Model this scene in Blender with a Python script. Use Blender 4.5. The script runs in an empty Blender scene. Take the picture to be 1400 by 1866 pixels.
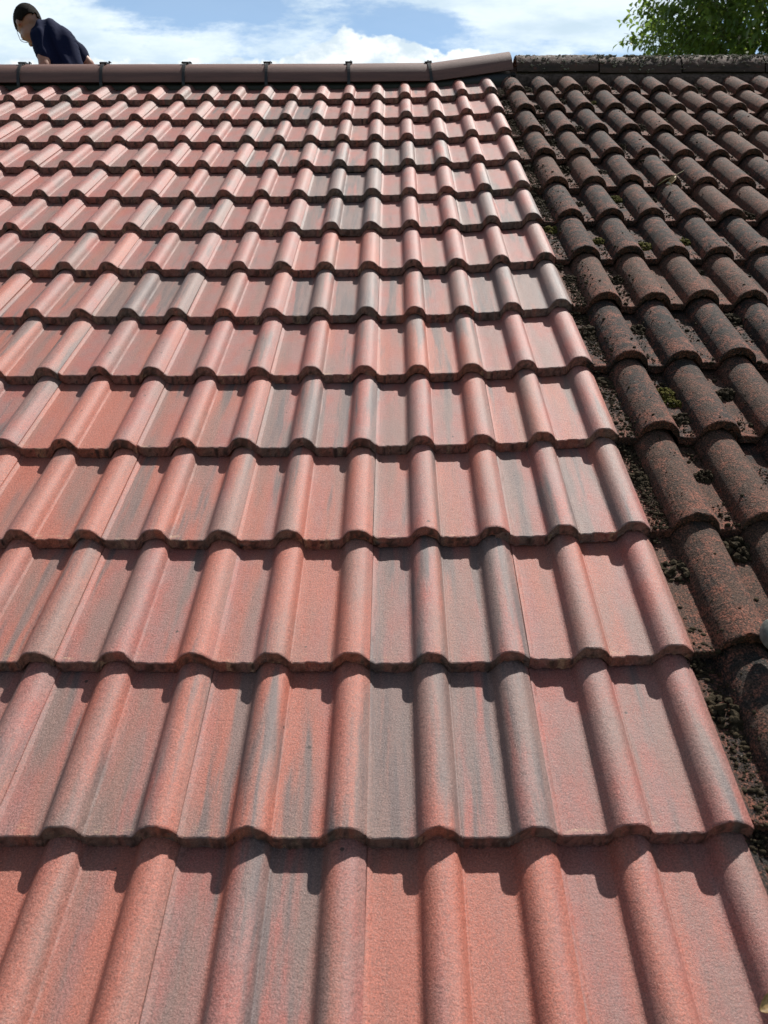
import bpy, bmesh, math, random
from mathutils import Vector, Matrix, noise
R = math.radians
rnd = random.Random(7)
sc = bpy.context.scene
COL = sc.collection

# ------------------------------------------------------------------ camera
PITCH = R(33.0)
ORG = Vector((0, 0, 5.9))                       # nose of the first full course, above the ground
W = Matrix.Rotation(PITCH, 3, 'X')              # roof frame -> world
def roofw(x, y, z): return W @ Vector((x, y, z)) + ORG
M = Matrix.Rotation(.0089, 3, 'Z') @ Matrix.Rotation(.8129, 3, 'X') @ Matrix.Rotation(-.004, 3, 'Z')
CAMR = W @ M
CAMP = roofw(-.565, -.532, 1.2137)
cd = bpy.data.cameras.new('camera'); cam = bpy.data.objects.new('camera', cd); COL.objects.link(cam)
cam.matrix_world = Matrix.Translation(CAMP) @ CAMR.to_4x4()
cd.sensor_fit = 'VERTICAL'; cd.sensor_height = 36.0; cd.lens = 36.0 * 1402 / 1866
cd.clip_start = .02; cd.clip_end = 5000
cd.dof.use_dof = True; cd.dof.focus_distance = 2.4; cd.dof.aperture_fstop = 7.5
sc.camera = cam
def pt(px, py, d):                              # a point seen at a photo position, d metres along the lens axis
    return CAMR @ Vector(((px - 700) / 1402 * d, -(py - 933) / 1402 * d, -d)) + CAMP

# ------------------------------------------------------------------ light
sun_roof = Vector((.70, 1.50, 1.0)).normalized()
SD = (W @ sun_roof).normalized()
EL = math.asin(SD.z); AZ = math.atan2(SD.x, SD.y)
sl = bpy.data.lights.new('sun', 'SUN'); sl.energy = 5.0; sl.angle = R(.53); sl.color = (1, .955, .89)
so = bpy.data.objects.new('sun', sl); COL.objects.link(so)
so.rotation_euler = SD.to_track_quat('Z', 'Y').to_euler()
so.location = (0, 0, 30)
sc.view_settings.view_transform = 'Standard'; sc.view_settings.look = 'None'
sc.view_settings.exposure = .42; sc.view_settings.gamma = 1

class NT:
    def __init__(s, tree): s.t = tree
    def n(s, kind, **kw):
        o = s.t.nodes.new(kind)
        for k, v in kw.items():
            if k[0] == 'i' and k[1:].isdigit(): s.put(o.inputs[int(k[1:])], v)
            elif k.startswith('in_'): s.put(o.inputs[k[3:].replace('_', ' ')], v)
            else: setattr(o, k, v)
        return o
    def put(s, sock, v):
        if isinstance(v, bpy.types.NodeSocket): s.t.links.new(v, sock)
        elif isinstance(v, bpy.types.Node): s.t.links.new(v.outputs[0], sock)
        else: sock.default_value = v
    def m(s, op, a, b=0.0, c=0.0, clamp=False):
        o = s.n('ShaderNodeMath', operation=op, i0=a, i1=b, i2=c); o.use_clamp = clamp; return o.outputs[0]
    def mix(s, f, a, b, mode='MIX'):
        o = s.n('ShaderNodeMix', data_type='RGBA', blend_type=mode)
        s.put(o.inputs[0], f); s.put(o.inputs[6], a); s.put(o.inputs[7], b); return o.outputs[2]
    def ss(s, v, lo, hi, a=0.0, b=1.0):
        o = s.n('ShaderNodeMapRange', interpolation_type='SMOOTHSTEP', i0=v, i1=lo, i2=hi, i3=a, i4=b); return o.outputs[0]
    def noise(s, vec, scale, detail=4, rough=.55, w=None):
        o = s.n('ShaderNodeTexNoise'); s.put(o.inputs['Vector'], vec)
        s.put(o.inputs['Scale'], scale); o.inputs['Detail'].default_value = detail; o.inputs['Roughness'].default_value = rough
        return o.outputs[0]
    def vscale(s, vec, sx, sy, sz):
        return s.n('ShaderNodeVectorMath', operation='MULTIPLY', i0=vec, i1=(sx, sy, sz)).outputs[0]
    def vadd(s, a, b): return s.n('ShaderNodeVectorMath', operation='ADD', i0=a, i1=b).outputs[0]
def C4(r, g, b): return (r, g, b, 1)

wd = bpy.data.worlds.new('World'); sc.world = wd; wd.use_nodes = True
wt = wd.node_tree; wt.nodes.clear(); w = NT(wt)
sky = w.n('ShaderNodeTexSky', sky_type='NISHITA', sun_disc=False, sun_elevation=EL, sun_rotation=AZ, altitude=50, air_density=1.0, dust_density=.6, ozone_density=2.0)
tc = w.n('ShaderNodeTexCoord')
sp = w.n('ShaderNodeSeparateXYZ', i0=tc.outputs['Generated'])
yy = w.m('MAXIMUM', w.m('ABSOLUTE', sp.outputs[1]), .08)
u = w.m('DIVIDE', sp.outputs[0], yy); v = w.m('DIVIDE', sp.outputs[2], yy)
uv = w.n('ShaderNodeCombineXYZ', i0=u, i1=v, i2=0.0).outputs[0]
big = w.noise(w.vadd(w.vscale(uv, 4.2, 13.0, 1), (5.2, 3.1, 0)), 1.0, 8, .6)
wisp = w.noise(w.vadd(w.vscale(uv, 11.0, 34.0, 1), (3.3, 1.7, 0)), 1.0, 9, .65)
puff = w.noise(w.vadd(w.vscale(uv, 26.0, 34.0, 1), (1.1, 7.9, 2)), 1.0, 8, .55)
def spot(cu, cv, su, sv, a):                    # a soft lobe at one bearing and height in the sky
    du = w.m('DIVIDE', w.m('SUBTRACT', u, cu), su); dv = w.m('DIVIDE', w.m('SUBTRACT', v, cv), sv)
    return w.m('MULTIPLY', w.m('EXPONENT', w.m('MULTIPLY', w.m('ADD', w.m('MULTIPLY', du, du), w.m('MULTIPLY', dv, dv)), -1.0)), a)
bias = w.m('ADD', w.m('ADD', spot(-.48, .41, .13, .05, .26), spot(.21, .42, .15, .035, .32)), w.m('ADD', w.m('ADD', spot(.03, .405, .07, .018, -.20), spot(-.26, .43, .13, .018, -.12)), w.m('ADD', spot(.16, .385, .05, .010, -.10), spot(-.25, .38, .12, .020, .14))))
veil = w.ss(w.m('ADD', bias, w.m('ADD', w.m('MULTIPLY', big, .55), w.m('MULTIPLY', wisp, .45))), .45, .61)
front = w.m('MULTIPLY', w.ss(sp.outputs[2], .50, .80, 1, 0), w.ss(sp.outputs[1], -.1, .35))
veil = w.m('MULTIPLY', w.m('MULTIPLY_ADD', veil, .80, .10), front)
def gauss(c, s_, a):
    d = w.m('DIVIDE', w.m('SUBTRACT', u, c), s_)
    return w.m('MULTIPLY', w.m('EXPONENT', w.m('MULTIPLY', w.m('MULTIPLY', d, d), -1.0)), a)
humps = w.m('ADD', w.m('ADD', gauss(-.060, .026, .030), gauss(.000, .040, .030)), w.m('ADD', gauss(.10, .05, .012), gauss(-.108, .022, .014)))
top = w.m('ADD', w.m('ADD', humps, .3635), w.m('MULTIPLY', w.m('SUBTRACT', puff, .5), .042))
cum = w.ss(w.m('SUBTRACT', top, v), -.001, .004)
cum = w.m('MULTIPLY', cum, w.m('GREATER_THAN', sp.outputs[1], 0.0))
shade = w.ss(w.noise(w.vadd(w.vscale(uv, 18.0, 26.0, 1), (9, 2, 4)), 1.0, 6, .6), .40, .60)
ccol = w.mix(shade, C4(10.2, 10.7, 10.9), C4(6.7, 7.9, 8.8))
vcol = w.mix(w.ss(big, .4, .65), C4(9.6, 10.6, 11.1), C4(6.6, 8.0, 8.9))
bluep = w.n('ShaderNodeHueSaturation', in_Hue=.5, in_Saturation=w.ss(sp.outputs[2], .3, .8, .9, .30), in_Value=1.0, in_Color=sky.outputs[0])
low = w.m('MULTIPLY', w.ss(sp.outputs[2], .25, .6, .55, 0), front)
blue2 = w.mix(low, bluep.outputs[0], C4(3.6, 6.9, 11.2))
c1 = w.mix(w.m('MULTIPLY', veil, .95), blue2, vcol)
c2 = w.mix(cum, c1, ccol)
bg = w.n('ShaderNodeBackground', in_Strength=.08); w.put(bg.inputs['Color'], c2)
wo = w.n('ShaderNodeOutputWorld'); wt.links.new(bg.outputs[0], wo.inputs['Surface'])

# ------------------------------------------------------------------ helpers
def tag(o, label=None, cat=None, group=None, kind=None):
    if label: o['label'] = label
    if cat: o['category'] = cat
    if group: o['group'] = group
    if kind: o['kind'] = kind
    return o
def link(name, me, mat=None, parent=None, smooth=True):
    o = bpy.data.objects.new(name, me); COL.objects.link(o)
    if mat and not me.materials: me.materials.append(mat)
    if smooth: me.polygons.foreach_set('use_smooth', [True] * len(me.polygons))
    o.parent = parent
    return o

def empty(name, loc=(0, 0, 0), rot=(0, 0, 0)):
    o = bpy.data.objects.new(name, None); o.empty_display_size = .1; COL.objects.link(o)
    o.location = loc; o.rotation_euler = rot; return o
def mat(name):
    m_ = bpy.data.materials.new(name); m_.use_nodes = True; t = m_.node_tree; t.nodes.clear(); n = NT(t)
    b = n.n('ShaderNodeBsdfPrincipled'); o = n.n('ShaderNodeOutputMaterial'); t.links.new(b.outputs[0], o.inputs[0])
    return m_, n, b
def simple(name, col, rough=.6, spec=.5, scale=40, var=.25, bump=.001, metallic=0):
    m_, n, b = mat(name); co = n.n('ShaderNodeTexCoord').outputs['Object']
    ns = n.noise(co, scale, 5)
    f = n.ss(ns, .3, .7, 1 - var, 1 + var)
    c = n.mix(1.0, C4(*col), n.n('ShaderNodeCombineColor', i0=f, i1=f, i2=f).outputs[0], 'MULTIPLY')
    n.put(b.inputs['Base Color'], c); b.inputs['Roughness'].default_value = rough
    b.inputs['Specular IOR Level'].default_value = spec; b.inputs['Metallic'].default_value = metallic
    if bump:
        bp = n.n('ShaderNodeBump', in_Strength=.8, in_Distance=bump, in_Height=ns); n.put(b.inputs['Normal'], bp.outputs[0])
    return m_

def mesh(vs, fs, name='mesh'):
    me = bpy.data.meshes.new(name); me.from_pydata([tuple(p) for p in vs], [], fs); me.update(); return me
_ico = {}
def ico_tpl(sub):
    if sub not in _ico:
        b_ = bmesh.new(); bmesh.ops.create_icosphere(b_, subdivisions=sub, radius=1)
        _ico[sub] = ([v_.co.copy() for v_ in b_.verts], [tuple(v_.index for v_ in f.verts) for f in b_.faces]); b_.free()
    return _ico[sub]
class Balls:
    def __init__(s): s.v = []; s.f = []
    def add(s, mtx, sub=1):
        tv, tf = ico_tpl(sub); n0 = len(s.v); s.v += [mtx @ q for q in tv]; s.f += [tuple(a + n0 for a in f) for f in tf]
    def mesh(s, name): return mesh(s.v, s.f, name)
# ------------------------------------------------------------------ materials
def new_tile_mat():
    m_, n, b = mat('through_coloured_tile')
    oi = n.n('ShaderNodeObjectInfo'); co = n.n('ShaderNodeTexCoord').outputs['Object']
    rc = n.n('ShaderNodeSeparateColor', i0=oi.outputs['Color'])
    off = n.n('ShaderNodeCombineXYZ', i0=n.m('MULTIPLY', oi.outputs['Random'], 37.0), i1=n.m('MULTIPLY', oi.outputs['Random'], 91.0), i2=0.0).outputs[0]
    p = n.vadd(co, off)
    s = n.n('ShaderNodeSeparateXYZ', i0=co)
    # wandering of the streaks
    wob = n.noise(n.vscale(p, 10, 5, 1), 1.0, 3)
    px = n.vadd(p, n.n('ShaderNodeCombineXYZ', i0=n.m('MULTIPLY', wob, .008), i1=0.0, i2=0.0).outputs[0])
    st = n.noise(n.vscale(px, 21, 1.8, 0), 1.0, 3, .5)
    st2 = n.noise(n.vadd(n.vscale(px, 48, 3.0, 0), (5, 5, 5)), 1.0, 3, .6)
    cl = n.noise(n.vadd(n.vscale(p, 14, 9, 0), (2, 8, 1)), 1.0, 4, .55)
    gsel = n.m('ADD', n.m('ADD', n.m('MULTIPLY', st, .76), n.m('MULTIPLY', st2, .24)), n.m('MULTIPLY', n.m('SUBTRACT', rc.outputs[0], .5), .28))
    grey = n.ss(gsel, .53, .64)
    st3 = n.noise(n.vadd(n.vscale(px, 13, 1.2, 0), (17, 3, 9)), 1.0, 3, .5)
    orange = n.ss(n.m('ADD', st3, n.m('MULTIPLY', n.m('SUBTRACT', rc.outputs[1], .5), .3)), .47, .66)
    red = C4(.305, .096, .077); pink = C4(.262, .120, .106)
    base = n.mix(n.ss(cl, .38, .62), red, pink)
    base = n.mix(n.m('MULTIPLY', orange, .75), base, C4(.355, .104, .064))
    gcol = n.mix(n.ss(st2, .45, .62), C4(.155, .115, .104), C4(.082, .082, .083))
    base = n.mix(n.m('MULTIPLY', grey, .82), base, gcol)
    brownish = n.ss(n.noise(n.vadd(n.vscale(p, 13, 2.2, 0), (7, 1, 6)), 1.0, 4), .45, .68)
    base = n.mix(n.m('MULTIPLY', brownish, .75), base, C4(.195, .118, .098))
    # pale lime bloom just above the nose, in the channels
    nz = n.ss(s.outputs[1], .004, .03, 1, 0)
    bl = n.ss(n.noise(n.vscale(p, 30, 90, 1), 1.0, 3), .56, .7)
    inpan = n.ss(s.outputs[2], .002, .004, 1, 0)
    base = n.mix(n.m('MULTIPLY', n.m('MULTIPLY', nz, bl), n.m('MULTIPLY', inpan, .45)), base, C4(.55, .38, .24))
    # sand grain, flecks, dark specks
    g1 = n.noise(p, 330, 3, .7); g2 = n.noise(p, 800, 2, .6)
    gr = n.m('ADD', n.m('MULTIPLY', g1, .6), n.m('MULTIPLY', g2, .4))
    gf = n.ss(gr, .36, .66, .50, 1.5)
    base = n.mix(1.0, base, n.n('ShaderNodeCombineColor', i0=gf, i1=gf, i2=gf).outputs[0], 'MULTIPLY')
    base = n.mix(n.ss(n.noise(n.vadd(p, (6, 2, 8)), 620, 2, .6), .62, .72, 0, .55), base, C4(.55, .44, .38))
    vo = n.n('ShaderNodeTexVoronoi', feature='F1', in_Scale=19.0); n.put(vo.inputs['Vector'], p)
    thr = n.m('MULTIPLY', n.n('ShaderNodeSeparateColor', i0=vo.outputs['Color']).outputs[0], .105)
    spk = n.m('LESS_THAN', n.m('ADD', vo.outputs['Distance'], n.m('MULTIPLY', g1, .03)), n.m('SUBTRACT', thr, .018))
    base = n.mix(n.m('MULTIPLY', spk, .85), base, C4(.03, .018, .015))
    # grime on the raw nose, with shade painted in against bounced light
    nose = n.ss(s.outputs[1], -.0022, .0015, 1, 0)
    dirt_shade = n.ss(n.noise(p, 170, 5, .7), .42, .6)
    base = n.mix(n.m('MULTIPLY', nose, n.m('MULTIPLY_ADD', dirt_shade, .14, .84)), base, C4(.022, .011, .009))
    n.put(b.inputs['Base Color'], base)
    n.put(b.inputs['Roughness'], n.ss(g1, .3, .7, .50, .68))
    b.inputs['Specular IOR Level'].default_value = .66
    b1 = n.n('ShaderNodeBump', in_Strength=.9, in_Distance=.0018, in_Height=gr)
    b2 = n.n('ShaderNodeBump', in_Strength=.3, in_Distance=.003, in_Height=n.noise(n.vscale(p, 60, 110, 60), 1.0, 5, .6)); n.put(b2.inputs['Normal'], b1.outputs[0])
    n.put(b.inputs['Normal'], b2.outputs[0])
    return m_
def old_tile_mat():
    m_, n, b = mat('weathered_tile')
    oi = n.n('ShaderNodeObjectInfo'); co = n.n('ShaderNodeTexCoord').outputs['Object']
    off = n.n('ShaderNodeCombineXYZ', i0=n.m('MULTIPLY', oi.outputs['Random'], 53.0), i1=n.m('MULTIPLY', oi.outputs['Random'], 77.0), i2=0.0).outputs[0]
    p = n.vadd(co, off); s = n.n('ShaderNodeSeparateXYZ', i0=co)
    big = n.noise(p, 16, 5, .6); g1 = n.noise(p, 260, 3, .7); g2 = n.noise(p, 620, 2, .6); pat = n.noise(n.vadd(p, (4, 4, 4)), 34, 6, .7)
    tone = n.n('ShaderNodeSeparateColor', i0=oi.outputs['Color'])
    base = n.mix(n.ss(n.m('ADD', big, n.m('MULTIPLY', n.m('SUBTRACT', tone.outputs[0], .5), .42)), .38, .62), C4(.021, .018, .016), C4(.064, .037, .026))
    rsel = n.m('ADD', n.m('MULTIPLY', pat, .6), n.m('MULTIPLY', g1, .4))
    nosy = n.ss(s.outputs[1], .0, .13, .05, 0)
    redf = n.ss(n.m('ADD', rsel, nosy), .47, .66)
    base = n.mix(redf, base, C4(.17, .062, .040))
    lich = n.ss(n.m('ADD', n.m('MULTIPLY', g2, .4), n.m('MULTIPLY', n.noise(n.vadd(p, (9, 1, 3)), 120, 3), .6)), .60, .68)
    base = n.mix(n.m('MULTIPLY', lich, .7), base, C4(.17, .15, .125))
    gf = n.ss(g1, .34, .66, .30, 1.75)
    base = n.mix(1.0, base, n.n('ShaderNodeCombineColor', i0=gf, i1=gf, i2=gf).outputs[0], 'MULTIPLY')
    pv = n.n('ShaderNodeTexVoronoi', feature='F1', in_Scale=120.0); n.put(pv.inputs['Vector'], p)
    pit = n.m('LESS_THAN', pv.outputs['Distance'], n.m('SUBTRACT', n.m('MULTIPLY', n.n('ShaderNodeSeparateColor', i0=pv.outputs['Color']).outputs[0], .55), .28))
    base = n.mix(n.m('MULTIPLY', pit, .85), base, C4(.008, .006, .005))
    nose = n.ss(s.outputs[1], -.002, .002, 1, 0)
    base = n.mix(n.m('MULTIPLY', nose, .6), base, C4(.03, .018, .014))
    n.put(b.inputs['Base Color'], base); b.inputs['Roughness'].default_value = .85; b.inputs['Specular IOR Level'].default_value = .3
    h = n.m('ADD', n.m('MULTIPLY', g1, .7), n.m('MULTIPLY', n.noise(p, 95, 4, .6), .6))
    bp = n.n('ShaderNodeBump', in_Strength=1.0, in_Distance=.0042, in_Height=h); n.put(b.inputs['Normal'], bp.outputs[0])
    return m_
NEWM = new_tile_mat(); OLDM = old_tile_mat()
BLACK = simple('black_plastic', (.012, .012, .013), .45, .5, 60, .2, .0003)
FELT = simple('roofing_felt', (.01, .01, .011), .9, .2, 50, .2, .001)
def ridge_mat(name, c1_, c2_, rough, lich=0):
    m_, n, b = mat(name); co = n.n('ShaderNodeTexCoord').outputs['Object']
    oi = n.n('ShaderNodeObjectInfo')
    co = n.vadd(co, n.n('ShaderNodeCombineXYZ', i0=n.m('MULTIPLY', oi.outputs['Random'], 31.0), i1=0.0, i2=0.0).outputs[0])
    st = n.noise(n.vscale(co, 3, 40, 40), 1.0, 4); g = n.noise(co, 500, 3, .7)
    base = n.mix(n.ss(st, .35, .65), C4(*c1_), C4(*c2_))
    gf = n.ss(g, .3, .7, .7, 1.3)
    base = n.mix(1.0, base, n.n('ShaderNodeCombineColor', i0=gf, i1=gf, i2=gf).outputs[0], 'MULTIPLY')
    if lich:
        s = n.n('ShaderNodeSeparateXYZ', i0=n.n('ShaderNodeTexCoord').outputs['Object'])
        lf = n.m('MULTIPLY', n.ss(n.noise(co, 42, 6, .75), .52, .62), n.ss(s.outputs[2], .05, .115))
        base = n.mix(lf, base, C4(.42, .40, .35))
        rf = n.ss(n.noise(n.vadd(co, (3, 9, 1)), 24, 5, .6), .6, .7)
        base = n.mix(n.m('MULTIPLY', rf, .7), base, C4(.14, .05, .035))
    n.put(b.inputs['Base Color'], base); b.inputs['Roughness'].default_value = rough
    bp = n.n('ShaderNodeBump', in_Strength=.8, in_Distance=.0035 if lich else .001, in_Height=n.noise(co, 130 if lich else 480, 4, .7)); n.put(b.inputs['Normal'], bp.outputs[0])
    return m_
RIDGE = ridge_mat('new_ridge_concrete', (.150, .074, .060), (.110, .054, .046), .6)
ORIDGE = ridge_mat('old_ridge_concrete', (.080, .046, .035), (.038, .026, .021), .9, 1)
def moss_mat(name, a, bcol, hi):
    m_, n, b = mat(name); co = n.n('ShaderNodeTexCoord').outputs['Object']
    g = n.noise(co, 260, 4, .7); q = n.noise(co, 45, 4)
    base = n.mix(n.ss(q, .35, .65), C4(*a), C4(*bcol)); base = n.mix(n.ss(g, .55, .72), base, C4(*hi))
    n.put(b.inputs['Base Color'], base); b.inputs['Roughness'].default_value = .95; b.inputs['Specular IOR Level'].default_value = .1
    bp = n.n('ShaderNodeBump', in_Strength=1.0, in_Distance=.003, in_Height=g); n.put(b.inputs['Normal'], bp.outputs[0])
    return m_
MOSS_D = moss_mat('dried_dark_moss', (.030, .024, .015), (.055, .042, .026), (.10, .078, .052))
MOSS_G = moss_mat('green_moss', (.060, .062, .014), (.10, .085, .020), (.17, .14, .05))
MOSS_P = moss_mat('grey_lichen_moss', (.30, .28, .23), (.13, .11, .08), (.60, .58, .52))

# ------------------------------------------------------------------ tiles
YS = [-.0034, .3287, .6554, .9805, 1.3074, 1.6385, 1.9609, 2.288, 2.6069, 2.9408, 3.2696, 3.5943, 3.9246]
G = .3268; STEP = .030
def rowY(i): return YS[i] if i >= 0 else YS[0] + i * G
def zr(x):
    return .0365 * math.exp(x / .35) if x <= 0 else .0365 + .018 * (1 - math.exp(-x / .12))
def zo(x, i): return .036 - .0018 * max(0, i - 5) + .003 * math.sin(x * 5)
NEWP = [(-41, 0), (-37.5, .7), (-34.5, 2.6), (-31.5, 6.2), (-28.5, 11), (-24.5, 17.2), (-19, 22.8), (-12, 26.8), (-4, 28.6), (6, 28.4), (14, 26.8), (21, 23.4), (26, 18.6), (29.5, 13.2), (32, 8)]
def prof_new():
    r = []
    h = 35.5
    def roll(c, last):
        for a, z in NEWP: r.append((c + a, z))
        if last: r[-2:] = [(c + 30.0, 14.6), (c + 33.2, 11.4)]
        else: r.extend([(c + 33.6, 4.2), (c + 34.4, 3.2), (c + 36.2, 2.7), (c + 38.4, .2)])
    r.extend([(-300, 6.4), (-297.5, 6.0), (-291, .3)])
    for x in (-285, -277, -269): r.append((x, -.3))
    r.append((-262.5, -.1)); roll(-150 - h, False)
    for x in (-137, -130, -122, -117): r.append((x - 3, -.3))
    roll(-h, True)
    r.append((0, 8.8))
    r = sorted(set(r))
    return [(a / 1000, z / 1000) for a, z in r]
def prof_old():
    r = []; w_ = 53.; h = 47.
    def bump(c):
        for k in range(0, 21):
            a = -1 + 2 * k / 20
            r.append((c + a * w_, h * max(0, 1 - abs(a) ** 2.15) ** .62))
    for x in (-300, -290, -280, -270, -260): r.append((x, 0))
    bump(-202)
    for x in (-143, -132, -120, -109): r.append((x, 0))
    bump(-w_ + 1)
    r = [(min(a, 0), z) for a, z in r]
    r[-1] = (0, 3)
    return [(a / 1000, z / 1000) for a, z in r]
def tile_mesh(name, prof, length, thick, seed, rough, ny, under=True, chip=1.0, hs=1.0):
    prof = [(a, z * hs) for a, z in prof]
    """one double roll tile: origin on the nose, right hand edge, top of the channel"""
    rs = random.Random(seed); so_ = rs.random() * 50
    fine = []
    for (a, z), (b_, z2) in zip(prof, prof[1:]):        # refine across
        k = max(1, int((b_ - a) / .0045)); fine += [(a + (b_ - a) * q / k, z + (z2 - z) * q / k) for q in range(k)]
    fine.append(prof[-1]); N = len(fine)
    ys = [0, .0022, .006] + [.006 + (length - .006) * ((k + 1) / ny) for k in range(ny)]
    vs = []; fs = []
    def nz(x, y, s, o=0): return noise.noise(Vector((x * s + so_ + o, y * s, seed * 3.1 + o)))
    edge = []
    for j, y in enumerate(ys):
        for i, (x, z) in enumerate(fine):
            dy = 0; dz = rough * (nz(x, y, 55) + .6 * nz(x, y, 140, 3))
            if j == 0:
                dy = (.0011 * nz(x, 0, 260, 7) + .0008 * nz(x, 0, 90, 5)) * chip - max(0, nz(x, 0, 45, 2) - .33) * -.006 * chip; dz -= .0016; edge.append(dy)
            elif j == 1: dy = edge[i] * .8
            vs.append((x, y + dy, z + dz))
    for j in range(len(ys) - 1):
        for i in range(N - 1):
            a = j * N + i; fs.append((a, a + 1, a + N + 1, a + N))
    # nose: own vertices
    b0 = len(vs); K = 5
    for k in range(K):
        t = k / (K - 1)
        for i, (x, z) in enumerate(fine):
            top_ = vs[i]
            cr = (.0014 * nz(x, z - t * .03, 170, 11) + .0009 * nz(x, t * .03, 420, 5)) * chip if k else 0
            droop = (.0022 * nz(x, 0, 70, 21) + .0012 * nz(x, 0, 260, 23)) * chip if k == K - 1 else 0
            vs.append((x, top_[1] + cr + (.001 if k == K - 1 else 0), top_[2] - thick * t + droop))
    for k in range(K - 1):
        for i in range(N - 1):
            a = b0 + k * N + i; fs.append((a + 1, a, a + N, a + N + 1))
    # right hand side and underside
    b1 = len(vs)
    for j, y in enumerate(ys):
        x, z = fine[-1]; q = vs[j * N + N - 1]
        vs.append((q[0], q[1], q[2])); vs.append((q[0] - .001, q[1], q[2] - thick * .95))
    for j in range(len(ys) - 1):
        a = b1 + 2 * j; fs.append((a, a + 1, a + 3, a + 2))
    b2 = len(vs)
    for y in (.001, length):
        for (x, z) in fine: vs.append((x, y, z - thick * .93))
    for i in range(N - 1):
        a = b2 + i; fs.append((a, a + N, a + N + 1, a + 1))
    # water lip that runs under the neighbour on the left
    if under:
        b3 = len(vs)
        sec = [(-.299, .0035), (-.306, .0095), (-.318, .0135), (-.328, .0125), (-.332, .006), (-.332, -.018), (-.299, -.022)]
        for y in (.004, length):
            for (x, z) in sec: vs.append((x, y, z - .001))
        n_ = len(sec)
        for i in range(n_ - 1): fs.append((b3 + i + 1, b3 + i, b3 + n_ + i, b3 + n_ + i + 1))
        fs.append(tuple(b3 + i for i in range(n_)))
    return mesh(vs, fs, name)
PN = prof_new(); PO = prof_old()
new_meshes = [tile_mesh('roof_tile', PN, .41, .0255, 11 + k, .0003, 24, True, 1.9) for k in range(6)]
new_thick = [tile_mesh('roof_tile', PN, .41, .0305, 21 + k, .0003, 24, True, 1.9, hs=1.03) for k in range(4)]
new_short = [tile_mesh('roof_tile_cut', PN, .37, .0255, 31 + k, .0003, 16, True, 1.9) for k in range(3)]
old_meshes = [tile_mesh('old_roof_tile', PO, .41, .021, 51 + k, .0011, 46, True, 2.2) for k in range(6)]
old_short = [tile_mesh('old_roof_tile_cut', PO, .37, .021, 71 + k, .0011, 28, True, 2.2) for k in range(3)]
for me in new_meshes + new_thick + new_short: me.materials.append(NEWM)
for me in old_meshes + old_short: me.materials.append(OLDM)
for me in new_meshes + new_thick + new_short + old_meshes + old_short: me.polygons.foreach_set('use_smooth', [True] * len(me.polygons)); me.set_sharp_from_angle(angle=R(33))

def proj(pw):
    q = CAMR.transposed() @ (pw - CAMP)
    if q.z > -.05: return (-9999, -9999)
    return (700 + 1402 * q.x / -q.z, 933 - 1402 * q.y / -q.z)
def in_frame(x0, x1, y0, y1, zc):
    pts = [proj(roofw(a, b_, zc + dz)) for a in (x0, (x0 + x1) / 2, x1) for b_ in (y0, (y0 + y1) / 2, y1) for dz in (0, .035)]
    xs = [p_[0] for p_ in pts]; ys_ = [p_[1] for p_ in pts]
    return max(xs) > 2 and min(xs) < 1398 and max(ys_) > 0 and min(ys_) < 1866
def tile_matrix(X, Y, wd_=.3, jit=1.0, i=3, old=False):
    z0 = zo(X, i) if old else zr(X); z1 = zo(X - wd_, i) if old else zr(X - wd_)
    a = math.atan2(z0 - z1, wd_); tilt = math.atan2(STEP + (.005 if i == -1 and not old else 0), G)
    j = lambda s: rnd.uniform(-s, s) * jit
    return Matrix.Translation((X + j(.0014), Y + j(.0034), z0 + j(.001))) @ Matrix.Rotation(-a + j(.004), 4, 'Y') @ Matrix.Rotation(-tilt + j(.003), 4, 'X') @ Matrix.Rotation(j(.006), 4, 'Z')

roof_new = tag(empty('tiled_roof', ORG, (PITCH, 0, 0)), 'newly laid roof slope of red and grey double roll tiles with dark brown ridge', 'roof')
roof_old = tag(empty('tiled_roof', ORG, (PITCH, 0, 0)), 'old neighbouring roof slope of blackened mossy tiles right of the red tiles', 'roof')
# greyness / orangeness picked per tile (course, column from the junction) : seen in the photo
GREY = {(12, 0): .75, (12, 1): .45, (11, 3): .95, (11, 2): .2, (9, 1): .9, (9, 3): .85, (8, 2): 1.1, (7, 2): 1.0, (5, 0): 1.1, (5, 1): .7, (5, 2): .95, (5, 4): 1.0, (2, 0): .85,
        (1, 1): .7, (0, 0): .45, (0, 1): .95, (0, 4): .8, (0, 3): .75, (-1, 1): .1, (-1, 2): .65, (-1, 3): .25, (2, 3): .6, (3, 3): .55, (3, 2): .7, (4, 1): .6, (4, 2): .35, (6, 1): .25, (6, 2): .2, (2, 2): .3, (1, 0): .1, (1, 3): .5}
ORNG = {(-1, 3): 1.1, (-1, 1): 1.0, (0, 2): 1.0, (1, 4): .9, (1, 2): .9, (2, 4): .9, (3, 4): .9, (4, 5): .8, (-1, 4): 1.1, (2, 2): .9, (0, 3): .7}
far = []; nnew = 0
for i in range(-4, 13):
    for j_ in range(0, 12):
        X = -.3 * j_; Y = rowY(i)
        vis = i >= -1 and in_frame(X - .3, X, Y, Y + G * .98, zr(X))
        mx = tile_matrix(X, Y, .3, 1.0, i)
        me = rnd.choice(new_short if i == 12 else (new_thick if i == 0 else new_meshes))
        gcol = GREY.get((i, j_), min(.85, max(.05, rnd.gauss(.40, .20)))); oc = ORNG.get((i, j_), rnd.uniform(.1, .8))
        if i > 6: oc *= .5
        if not vis: far.append((me, mx, (gcol, oc))); continue
        o = bpy.data.objects.new('roof_tile', me); COL.objects.link(o); o.parent = roof_new; o.matrix_basis = mx
        o.color = (gcol, oc, rnd.random(), 1); nnew += 1
        if gcol > .88: o['label'] = 'mostly charcoal grey roof tile among the red ones'
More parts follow.
